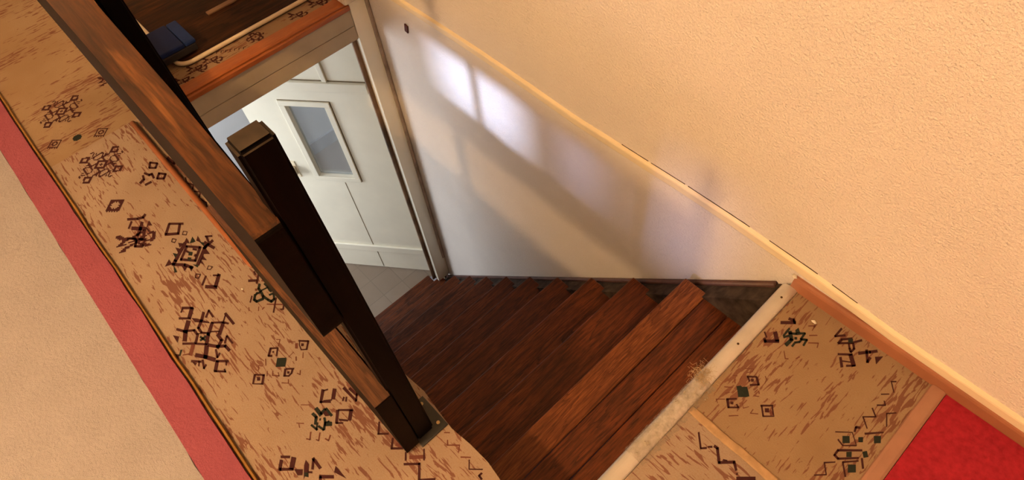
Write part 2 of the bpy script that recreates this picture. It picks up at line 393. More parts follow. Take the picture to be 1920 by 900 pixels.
FLOWER = art(["....####...###......", "...######.##.##.....", "..####.####...##....", "..###...####.###..##", "...##..######.###.##", "....####....########", "....###......####...", ".#.####...#...####..", ".#####...###...###..", "####.##...#...#####.",
              "###..###......##.###", "##...####....##...##", "##..######..####..##", ".####.######.###.###", "..##....##.#######..", "........##...####...", ".......###....##....", "......###..........."])
def medallion():
    s = set()
    for i in range(-14, 15):
        for j in range(-14, 15):
            a, b = abs(i), abs(j); d = a + b; m = max(a, b)
            if m in (8, 9) and d < 15 or (m == 6 and d < 11 and (i + j) % 2) : s.add((i, j))
            if 9 <= m <= 13 and min(a, b) % 4 < 1 + (m < 12) and min(a, b) < 10 and m - 9 <= 4 - min(a, b) % 4: s.add((i, j))
            if m <= 5 and (m in (4, 5) and (i + 20) % 4 != 1 or d in (0, 1)): s.add((i, j))
            if m == 2 and d > 2: s.add((i, j))
    return s
def flake():
    s = set()
    arrow = art(["#......#.", "##.....##", ".##....##", "..######.", "..###....", ".#######.", "##..###..", "#....##..", "......##."])
    arrow = centre(arrow)
    arrow = {(round(i), round(j)) for i, j in arrow}
    R = lambda p, k: p if k == 0 else R((-p[1], p[0]), k - 1)
    for k in range(4):
        s |= {R((i + 9, j + 2), k) for i, j in arrow}; s |= {R((i + 9, j + 10), k) for i, j in arrow if (i + j) % 5}
    s |= {(i, j) for i in range(-4, 5) for j in range(-4, 5) if 3 <= max(abs(i), abs(j)) <= 4}
    s |= {(i, j) for i in range(-1, 2) for j in range(-1, 2) if abs(i) + abs(j) < 2}
    for k in range(4): s |= {R((13 + d, -8 + e), k) for d, e in [(a, b) for a in range(7) for b in range(7) if min(a, b, 6 - a, 6 - b) < 2 and not (a > 3 and b == 0)]}
    return s
ARROWS = art(["###.............#........", "####..........####.......", ".####.......######.......", "..#####...####..##..###..", "....########....##.#####.", "....####..##...####...##.", "...###.....##.####....##.", "..###...#########.....##.",
              ".######.....######...###.", ".........######..#######.", "......#####...####...##..", ".....####......####......", "....###..........####....", "...####...........####..."])
ZIG = set()
for q in range(4):
    for t in range(7): ZIG |= {(q * 12 + t, -t), (q * 12 + 12 - t, -t), (q * 12 + t, -t - 1)}
STEP = set()
for q in range(3):
    STEP |= {(q * 14 + a, -q * 13 - b) for a in range(2) for b in range(13)} | {(q * 14 + a, -q * 13 - 12 - b) for a in range(15) for b in range(2) if a % 5}
    if q: STEP |= shift(ring(7), q * 14 + 4, -q * 13 - 9) | shift(ring(2), q * 14 + 7, -q * 13 - 6)
STEP_E = shift(ring(15, 2), 42, -44) | shift(ring(9, 2), 45, -41) | shift(ring(3, 2), 48, -38)
DASH = {(i, j) for q in range(7) for (i, j) in [(q * 5, 0), (q * 5 + 1, 0), (q * 5 + 2, 0), (q * 5, -1), (q * 5, -2), (q * 5, -3)]}
# woven motifs, polygons on the floor in tenths of a millimetre: (colour, x, y, x, y, ...)
HALL_PATTERN = [(1,-13300,-1760,-13060,-1520,-13140,-1480,-13380,-1720),(1,-13200,-1550,-12930,-1780,-12820,-1720,-13090,-1490),(1,-13060,-1970,-12820,-1730,-12880,-1700,-13130,-1940),(1,-13340,-1730,-13240,-1840,-13190,-1810,-13290,-1710),
(1,-12850,-1690,-12690,-1570,-12370,-1390,-12320,-1400,-12510,-1550,-12650,-1680),(1,-12810,-1370,-12590,-1560,-12510,-1510,-12730,-1330),(1,-12630,-1520,-12440,-1730,-12360,-1700,-12540,-1480),
(1,-12450,-1730,-12210,-1730,-12210,-1670,-12450,-1660),(1,-12230,-1720,-12020,-1560,-12060,-1530,-12270,-1700),(1,-12530,-1380,-12690,-1200,-12750,-1220,-12590,-1410),(1,-12730,-1250,-12420,-1260,-12420,-1210,-12730,-1200),
(1,-12270,-1370,-12030,-1110,-12090,-1080,-12330,-1340),(1,-12060,-1140,-11900,-1040,-11940,-1000,-12110,-1090),(1,-12340,-1350,-12060,-1640,-11960,-1590,-12250,-1300),(1,-12100,-1600,-11830,-1810,-11740,-1750,-12010,-1550),
(1,-12120,-1130,-11860,-1400,-11760,-1350,-12020,-1080),(1,-12060,-1530,-11870,-1320,-11910,-1300,-12100,-1510),(1,-12300,-970,-11800,-960,-11800,-890,-12300,-900),(1,-12260,-960,-12110,-1110,-12070,-1090,-12220,-940),
(1,-12890,-1820,-12600,-2070,-12480,-2000,-12770,-1750),(1,-12650,-2030,-12360,-2200,-12260,-2120,-12550,-1950),(1,-12800,-2180,-12570,-2050,-12630,-2000,-12860,-2130),(1,-12600,-2070,-12390,-1810,-12460,-1780,-12670,-2040),
(1,-12460,-1850,-12250,-1840,-12250,-1780,-12460,-1780),(1,-12730,-2310,-12560,-2200,-12420,-2320),(1,-12300,-1800,-12070,-2000,-12000,-1960,-12240,-1760),(1,-12020,-2000,-11750,-1770,-11800,-1730,-12080,-1970),
(1,-12270,-1810,-12030,-1550,-12060,-1540,-12300,-1800),(3,-12130,-1810,-11900,-1750,-11920,-1700,-12150,-1760),(3,-12070,-1660,-12060,-1840,-11990,-1840,-12000,-1660),(1,-12260,-2250,-12020,-2000,-12080,-1970,-12330,-2220),
(2,-12140,-2030,-11860,-2270,-11760,-2210,-12040,-1970),(3,-12170,-2350,-12030,-2470,-11990,-2440,-12120,-2320),(2,-11960,-2390,-11850,-2240,-11890,-2220,-11990,-2370),(1,-11720,-1780,-11470,-1600,-11550,-1550,-11800,-1720),
(1,-11510,-1630,-11320,-1420,-11410,-1380,-11600,-1590),(1,-11410,-1460,-11160,-1440,-11170,-1360,-11420,-1380),(1,-11860,-1450,-11580,-1450,-11580,-1370,-11860,-1370),(1,-11670,-1410,-11510,-1630,-11420,-1600,-11580,-1370),
(1,-11430,-1380,-11610,-1220,-11660,-1250,-11480,-1410),(1,-11640,-1270,-11300,-1260,-11300,-1210,-11640,-1220),(1,-11500,-1670,-11230,-1770,-11200,-1720,-11470,-1630),(1,-11200,-1740,-11270,-1610,-11330,-1630,-11260,-1760),
(1,-11810,-1820,-11480,-2030,-11390,-1950,-11710,-1740),(1,-11690,-2170,-11410,-1980,-11500,-1910,-11780,-2100),(1,-11470,-2020,-11160,-1850,-11240,-1770,-11550,-1940),(1,-11480,-2080,-11210,-2170,-11180,-2130,-11450,-2030),
(1,-11170,-2150,-11240,-2040,-11300,-2060,-11230,-2170),(1,-11620,-2320,-11400,-2120,-11460,-2090,-11680,-2280),(1,-11610,-2290,-11480,-2210,-11440,-2280),(1,-11520,-2150,-11380,-2230,-11340,-2210,-11480,-2120),
(1,-11130,-1830,-10880,-1580,-10950,-1550,-11200,-1800),(1,-11190,-1810,-10950,-2000,-10860,-1950,-11110,-1750),(1,-10920,-2010,-10680,-1780,-10730,-1750,-10970,-1980),(1,-10980,-1630,-10870,-1690,-10830,-1660,-10950,-1600),
(1,-10810,-1780,-10700,-1800,-10680,-1770,-10800,-1740),(1,-12270,-2620,-12060,-2440,-11800,-2610),(1,-16380,-690,-16040,-360,-16120,-320,-16460,-650),(1,-16460,-670,-16140,-950,-16050,-910,-16380,-630),
(1,-16070,-970,-15780,-630,-15880,-590,-16180,-930),(1,-16200,-450,-15860,-670,-15790,-620,-16130,-400),(1,-15810,-490,-15690,-400,-15720,-390,-15830,-470),(1,-15730,-400,-15620,-490,-15590,-480,-15700,-390),
(1,-15620,-460,-15740,-550,-15710,-570,-15590,-480),(1,-15700,-550,-15810,-460,-15830,-480,-15720,-570),(1,-15790,-860,-15670,-780,-15700,-760,-15820,-840),(1,-15710,-770,-15620,-870,-15590,-860,-15680,-760),
(1,-15610,-840,-15730,-910,-15710,-930,-15590,-870),(1,-15690,-910,-15790,-830,-15820,-850,-15720,-930),(1,-15400,-660,-15510,-520,-15240,-550),(3,-15240,-550,-15420,-370,-15170,-390),
(1,-15190,-360,-15320,-240,-15010,-280),(3,-15090,-310,-14930,-210,-14820,-290),(1,-15530,-790,-15370,-680,-15320,-840),(1,-15430,-930,-15270,-840,-15170,-960),(3,-15300,-1080,-15140,-980,-15080,-1100),
(1,-15430,-650,-15020,-1190,-14900,-1150,-15310,-610),(1,-15060,-1140,-14940,-1290,-14820,-1250,-14940,-1100),(1,-14890,-1310,-14560,-1020,-14660,-970,-14990,-1260),(1,-14620,-1060,-14310,-920,-14380,-850,-14700,-990),
(1,-15010,-1470,-15170,-1260,-14920,-1270),(3,-14900,-1250,-14560,-1290,-14600,-1360),(1,-14650,-1100,-14430,-1110,-14520,-970),(1,-14500,-950,-14270,-980,-14400,-850),(3,-14480,-840,-14320,-710,-14260,-780),
(1,-14890,-230,-14390,-770,-14280,-720,-14780,-190),(1,-14720,-280,-14430,-290,-14570,-420),(1,-14530,-470,-14290,-460,-14440,-570),(1,-14450,-580,-14190,-590,-14370,-650),
(1,-14940,-250,-14490,-130,-14550,-50,-14990,-170),(1,-14880,20,-14810,-350,-14700,-350,-14770,20),(1,-15110,-110,-14950,70,-15020,90,-15170,-80),(1,-15120,-90,-14860,-140,-14840,-80,-15100,-30),
(1,-15190,-700,-14820,-400,-14900,-350,-15270,-660),(1,-14940,-390,-14560,-750,-14480,-720,-14850,-350),(1,-14560,-680,-14950,-1000,-14870,-1050,-14480,-720),(1,-14830,-1010,-15180,-630,-15270,-660,-14910,-1040),
(3,-14870,-780,-14770,-700,-14880,-630,-14980,-700),(3,-14720,-880,-14630,-820,-14730,-750,-14820,-820),(1,-14950,-600,-14830,-520,-14900,-480,-15020,-560),(1,-14720,-680,-14650,-650,-14700,-580,-14780,-610),
(1,-15050,-780,-14930,-740,-14970,-690,-15090,-730),(1,-13850,-750,-13630,-990,-13570,-960,-13790,-720),(1,-13650,-450,-13310,-760,-13210,-700,-13540,-400),(1,-13450,-960,-13170,-720,-13280,-660,-13550,-900),
(1,-13660,-600,-13510,-460,-13570,-430,-13710,-570),(1,-14080,-530,-13950,-460,-13970,-440,-14100,-520),(1,-13990,-450,-13930,-550,-13900,-550,-13950,-440),(1,-13920,-530,-14020,-600,-14000,-620,-13900,-550),
(1,-13980,-610,-14070,-510,-14100,-520,-14010,-620),(1,-14080,-930,-13960,-840,-13990,-820,-14110,-910),(1,-14000,-830,-13910,-950,-13880,-930,-13970,-820),(1,-13910,-920,-14010,-990,-13980,-1010,-13880,-940),
(1,-13970,-990,-14080,-900,-14110,-920,-14000,-1010),(1,-17520,-1560,-17280,-1300,-17380,-1260,-17620,-1520),(1,-17300,-1330,-17200,-1140,-17310,-1110,-17410,-1300),(1,-17200,-1150,-17290,-1020,-17390,-1040,-17300,-1180),
(1,-17170,-1260,-16910,-1460,-16810,-1400,-17070,-1210),(1,-16960,-1410,-16740,-1620,-16630,-1580,-16850,-1360),(1,-17060,-1620,-16690,-1300,-16830,-1230,-17200,-1560),(1,-16730,-1310,-17020,-1060,-16740,-1070,-16840,-1160),
(1,-16780,-1270,-16580,-1260,-16590,-1210,-16790,-1220),(1,-17430,-1480,-17210,-1680,-17140,-1650,-17350,-1450),(1,-16820,-1870,-16580,-1680,-16670,-1630,-16910,-1830),(1,-16620,-1710,-16330,-1450,-16410,-1410,-16710,-1660),
(1,-16640,-1680,-16400,-1840,-16320,-1790,-16560,-1630),(1,-16360,-1840,-16160,-1650,-16250,-1610,-16450,-1800),(1,-16170,-1630,-16210,-1570,-16310,-1590,-16270,-1650),(1,-7730,-1890,-7570,-1730,-7620,-1690,-7790,-1860),
(1,-7720,-1920,-7530,-2090,-7460,-2040,-7650,-1870),(1,-7500,-2070,-7260,-1820,-7320,-1790,-7560,-2030),(1,-7580,-1680,-7370,-1880,-7270,-1810,-7480,-1610),(1,-7270,-1470,-7130,-1470,-6880,-1650,-6970,-1670,-6910,-1760,-7190,-1570),
(1,-7280,-1790,-7130,-1640,-7020,-1720,-7100,-1810),(1,-6970,-1600,-6890,-1530,-6930,-1500,-7010,-1580),(3,-7050,-1660,-6980,-1590,-6880,-1640,-6960,-1700),(1,-7190,-1360,-6850,-1360,-6840,-1290,-7190,-1290),
(1,-7190,-1340,-6990,-1500,-6940,-1460,-7140,-1300),(1,-6650,-1030,-6220,-1010,-6550,-1140),(1,-6680,-1480,-6430,-1220,-6500,-1180,-6750,-1430),(1,-6730,-1440,-6600,-1540,-6550,-1490,-6680,-1400),
(1,-8500,-220,-8230,-460,-8170,-420,-8430,-170),(1,-8220,-450,-8020,-250,-8070,-220,-8260,-420),(1,-8310,0,-8100,-190,-8020,-130,-8230,60),(1,-8190,-370,-8050,-190,-8080,-170,-8220,-350),
(1,-8410,-220,-8350,-110,-8390,-90,-8450,-210),(1,-8130,170,-7600,210,-7600,270,-8140,240),(1,-8010,270,-7700,310,-7710,380,-8020,340),(1,-7780,350,-7620,210,-7580,240,-7740,380),
(1,-7940,70,-7870,-20,-7830,0,-7890,90),(1,-7890,110,-7800,30,-7760,60,-7860,140),(1,-7720,-240,-7450,30,-7500,60,-7760,-210),(1,-7780,-250,-7510,-470,-7450,-430,-7720,-200),
(1,-7550,-10,-7350,-200,-7280,-140,-7480,50),(1,-7480,-460,-7360,-330,-7390,-300,-7520,-430),(1,-7500,-360,-7320,-210,-7360,-180,-7540,-330),(3,-8190,-640,-7920,-650,-7920,-550,-8180,-550),
(3,-7930,-600,-7960,-440,-8030,-450,-8000,-610),(3,-7950,-470,-7940,-430,-8010,-420,-8020,-460),(3,-8000,-450,-7720,-450,-7720,-390,-8000,-390),(1,-8010,-450,-7740,-420,-7830,-540,-7950,-540),
(3,-8130,-770,-7950,-750,-7950,-680,-8130,-700),(3,-8020,-730,-7860,-860,-7800,-820,-7960,-680),(3,-7900,-940,-7670,-900,-7680,-850,-7910,-890),(3,-7860,-780,-7710,-910,-7680,-880,-7820,-750),
(3,-7750,-830,-7550,-780,-7570,-730,-7760,-780),(3,-7540,-750,-7680,-610,-7730,-640,-7590,-790),(3,-7660,-620,-7810,-550,-7840,-600,-7690,-670),(3,-7640,-700,-7510,-560,-7600,-500,-7740,-630),
(3,-7690,-590,-7640,-590,-7650,-530,-7690,-540),(3,-7850,-710,-7820,-690,-7860,-650,-7890,-670),(2,-8510,-830,-8340,-660,-8360,-650,-8530,-820),(2,-8190,-1160,-8040,-1030,-8070,-1020,-8210,-1150),
(2,-8150,-1130,-8050,-1170,-8030,-1150,-8140,-1110),(2,-7770,-1030,-7620,-1150,-7590,-1130,-7750,-1000),(2,-7610,-1120,-7710,-1180,-7680,-1200,-7590,-1140),(2,-7600,-870,-7450,-1010,-7420,-990,-7570,-850),
(2,-7440,-980,-7520,-1020,-7500,-1040,-7420,-1000),(2,-7370,-720,-7280,-830,-7250,-820,-7330,-700),(2,-7270,-800,-7380,-840,-7370,-870,-7250,-830),(3,-12250,-40,-12090,-170,-12030,-130,-12180,0),
(3,-12090,-170,-11940,-140,-11970,-70,-12120,-100),(3,-11940,-140,-11870,60,-11960,80,-12030,-120),(3,-11880,60,-11910,110,-12000,90,-11970,40),(3,-12470,230,-12330,110,-12260,150,-12400,270),
(3,-12340,110,-12160,100,-12160,170,-12340,180),(3,-12220,110,-11980,70,-11960,140,-12200,180),(3,-12010,70,-11760,120,-11790,180,-12040,140),(3,-11800,110,-11630,160,-11670,230,-11840,170),
(3,-11630,170,-11640,310,-11730,310,-11720,170),(3,-11640,300,-11850,400,-11890,350,-11680,250),(3,-12150,-40,-12170,60,-12250,50,-12220,-50),(3,-12180,10,-12120,110,-12190,130,-12250,30),
(3,-12340,320,-12140,330,-12150,400,-12360,390),(3,-12200,330,-11990,310,-11990,390,-12200,400),(3,-12000,320,-11930,330,-11970,400,-12040,390),(3,-12210,480,-12180,340,-12120,340,-12150,480),
(3,-12180,370,-12220,180,-12170,170,-12120,360),(3,-11870,240,-11820,380,-11890,400,-11940,250),(1,-11960,400,-11680,390,-11670,430,-11960,450),(1,-11710,340,-11340,30,-11300,60,-11670,370),
(2,-11680,40,-11310,380,-11350,410,-11710,60),(1,-11350,370,-11230,270,-11190,300,-11310,400),(1,-11230,320,-11300,250,-11260,230,-11190,290),(2,-12320,30,-12270,80,-12340,120,-12390,70),
(1,-12260,-120,-12100,-270,-12060,-250,-12220,-100),(2,-11990,-370,-11870,-430,-11850,-400,-11970,-350),(2,-11800,-160,-11680,-240,-11660,-220,-11780,-140),(2,-11620,-130,-11640,-40,-11680,-50,-11660,-130),
(1,-12810,410,-12520,170,-12460,210,-12760,440),(1,-12720,40,-12540,240,-12620,270,-12800,80),(1,-12930,320,-12790,290,-12780,340,-12920,370),(2,-12460,320,-12350,430,-12400,450,-12510,350),
(3,-10060,-590,-9900,-410,-9830,-450,-9700,-570,-9870,-750,-9980,-660),(1,-10070,70,-9850,260,-9900,290,-10110,100),(1,-9930,270,-9720,80,-9680,110,-9880,300),(1,-10070,100,-9970,20,-9950,40,-10050,120),
(1,-9980,30,-9810,-20,-9790,10,-9970,50),(1,-9800,-20,-9700,100,-9730,120,-9830,0),(1,-9900,50,-9850,100,-9910,150,-9970,100),(1,-10420,-600,-10270,-420,-10310,-400,-10470,-570),
(1,-10330,-440,-10140,-590,-10100,-560,-10290,-410),(1,-10470,-580,-10300,-750,-10240,-710,-10410,-550),(1,-10270,-750,-10180,-670,-10240,-630,-10320,-720),(1,-10290,-600,-10250,-570,-10300,-540,-10330,-580),
(1,-9610,-600,-9460,-440,-9500,-410,-9660,-580),(1,-9670,-610,-9500,-750,-9450,-710,-9620,-570),(1,-9490,-740,-9380,-640,-9420,-620,-9520,-710),(1,-9380,-650,-9400,-530,-9450,-530,-9430,-650),
(1,-9390,-540,-9480,-440,-9530,-470,-9430,-570),(1,-9490,-630,-9450,-590,-9500,-550,-9550,-600),(1,-10060,-1270,-9860,-1090,-9900,-1060,-10100,-1250),(1,-10110,-1270,-9900,-1440,-9860,-1410,-10060,-1230),
(1,-9880,-1430,-9690,-1250,-9720,-1230,-9900,-1420),(1,-9930,-1110,-9720,-1280,-9670,-1240,-9880,-1070),(1,-9890,-1300,-9830,-1240,-9910,-1190,-9980,-1250),(2,-10540,-330,-10460,-250,-10480,-240,-10570,-320),
(2,-10500,-250,-10350,-400,-10320,-390,-10470,-240),(2,-10240,-120,-10110,0,-10130,10,-10260,-100),(2,-10090,-20,-9960,-100,-9900,-50,-10040,40),(2,-9860,-360,-9890,-180,-9910,-180,-9880,-360),
(2,-9840,-870,-9730,-950,-9700,-930,-9820,-850),(2,-9720,-950,-9570,-820,-9600,-800,-9740,-930),(2,-9580,-810,-9690,-770,-9700,-790,-9590,-830),(2,-10280,-830,-10100,-930,-10080,-910,-10260,-810),
(2,-10100,-1120,-10230,-1040,-10250,-1050,-10120,-1140),(2,-10230,-1060,-10130,-1000,-10150,-980,-10250,-1050),(2,-9940,-970,-9820,-1060,-9800,-1040,-9920,-960),(2,-9370,-880,-9220,-740,-9240,-730,-9390,-860),
(2,-9220,-740,-9330,-680,-9350,-700,-9240,-760),(2,-9750,-220,-9650,-280,-9620,-260,-9730,-190),(2,-9720,-10,-9580,-110,-9560,-90,-9700,0),(2,-9320,-450,-9210,-410,-9230,-390,-9330,-430),
(2,-9210,-400,-9320,-320,-9340,-340,-9230,-420),(1,-17810,560,-17540,470,-17520,500,-17790,600),(1,-17540,470,-17270,600,-17320,640,-17580,500),(1,-17350,610,-17100,440,-17060,470,-17300,640),
(1,-17080,440,-16820,630,-16870,660,-17130,470),(1,-16900,640,-16670,460,-16620,490,-16850,660),(1,-16660,460,-16290,540,-16320,590,-16690,500),(1,-16350,550,-16100,450,-16070,490,-16330,590),
(1,-16090,450,-15890,600,-15930,630,-16140,490),(1,-18990,-350,-18740,-260,-18810,-190,-19060,-290),(1,-18760,-270,-18710,-150,-18830,-120,-18870,-240),(1,-18820,-180,-18550,-220,-18540,-150,-18810,-110),
(1,-18630,-610,-18710,-420,-18820,-430,-18750,-620),(1,-18710,-420,-18940,-360,-18980,-420,-18740,-490),(1,-18440,-530,-18410,-310,-18520,-300,-18550,-520),(1,-19290,-10,-19040,170,-19110,220,-19370,40),
(1,-19150,180,-18970,20,-18890,50,-19070,210),(1,-18970,80,-19160,-90,-19080,-130,-18890,50),(1,-19050,-90,-19300,60,-19370,20,-19120,-130),(1,-18610,-10,-18370,160,-18450,210,-18690,40),
(1,-18490,170,-18320,10,-18230,40,-18410,210),(1,-18320,80,-18520,-110,-18430,-150,-18230,40),(1,-18400,-110,-18610,70,-18690,30,-18480,-150),(1,-19070,490,-18590,540,-18640,640,-19120,590),
(1,-18560,580,-18720,750,-18860,710,-18700,540),(1,-18540,600,-18320,650,-18380,730,-18600,690),(1,-6790,330,-6550,120,-6520,160,-6760,360),(1,-6540,120,-6350,320,-6390,350,-6580,150),
(1,-6240,330,-6050,140,-6010,180,-6200,360),(1,-6030,140,-5820,360,-5860,390,-6070,180),(2,-6040,270,-5870,330,-5900,400,-6070,340),(1,-5750,350,-5590,220,-5560,260,-5720,380),
(1,-5520,140,-5260,420,-5300,460,-5570,170),(1,-5330,420,-5040,180,-4990,220,-5290,460),(2,-5540,320,-5280,610,-5360,660,-5610,370),(1,-5500,710,-5290,540,-5260,570,-5480,740),
(1,-5010,160,-4740,470,-4780,500,-5050,190),(2,-5270,1250,-5170,1160,-5140,1190,-5250,1270),(2,-5160,1160,-4940,1380,-4970,1400,-5180,1180),(2,-4980,1380,-4860,1250,-4840,1270,-4960,1400),
(2,-4720,1210,-4550,1380,-4570,1400,-4750,1230),(1,-4560,1320,-4390,1170,-4370,1190,-4540,1340),(1,-4380,1170,-4150,1400,-4170,1420,-4400,1190),(1,-4790,1490,-4760,1480,-4730,1520,-4770,1540),
(1,-4000,1270,-4120,1280,-4130,1230,-4010,1220),(1,-4090,1240,-4090,1350,-4140,1340,-4140,1240),(1,-4110,1310,-3890,1530,-3920,1560,-4140,1340),(3,-3870,1400,-3810,1470,-3890,1540,-3950,1470),
(2,-5440,1300,-5340,1400,-5360,1420,-5460,1320),(1,-1290,5560,-1020,5290,-990,5320,-1270,5600),(1,-1010,5290,-910,5400,-940,5440,-1040,5320),(1,-910,5440,-840,5510,-870,5550,-940,5470),
(1,-840,5540,-730,5550,-740,5620,-850,5610),(1,-790,5570,-540,5310,-500,5360,-750,5620),(1,-530,5310,-280,5580,-320,5640,-570,5360),(1,-340,5580,-180,5450,-150,5500,-310,5640),
(1,-140,5410,-100,5400,-90,5440,-120,5460),(1,-40,5300,250,5600,200,5670,-90,5370),(2,-830,5760,-530,5410,-460,5500,-760,5850),(2,-550,5490,-330,5750,-380,5810,-600,5550),
(1,-510,5440,-430,5490,-440,5530,-520,5480),(3,-550,5650,-480,5730,-540,5810,-610,5740),(2,-310,5720,-70,5490,-10,5580,-250,5820),(2,-60,5520,170,5790,120,5860,-120,5580),
(3,-70,5660,10,5740,-60,5820,-130,5750),(1,-50,5470,210,5740,190,5760,-70,5490),(1,-150,5990,-40,6110,-80,6160,-180,6030),(2,-140,6040,-10,5930,30,5990,-100,6110),(1,30,6210,100,6280,70,6310,10,6240),
(2,20,6200,240,5940,300,6020,90,6280),(2,90,5930,210,6030,180,6070,70,5970),]
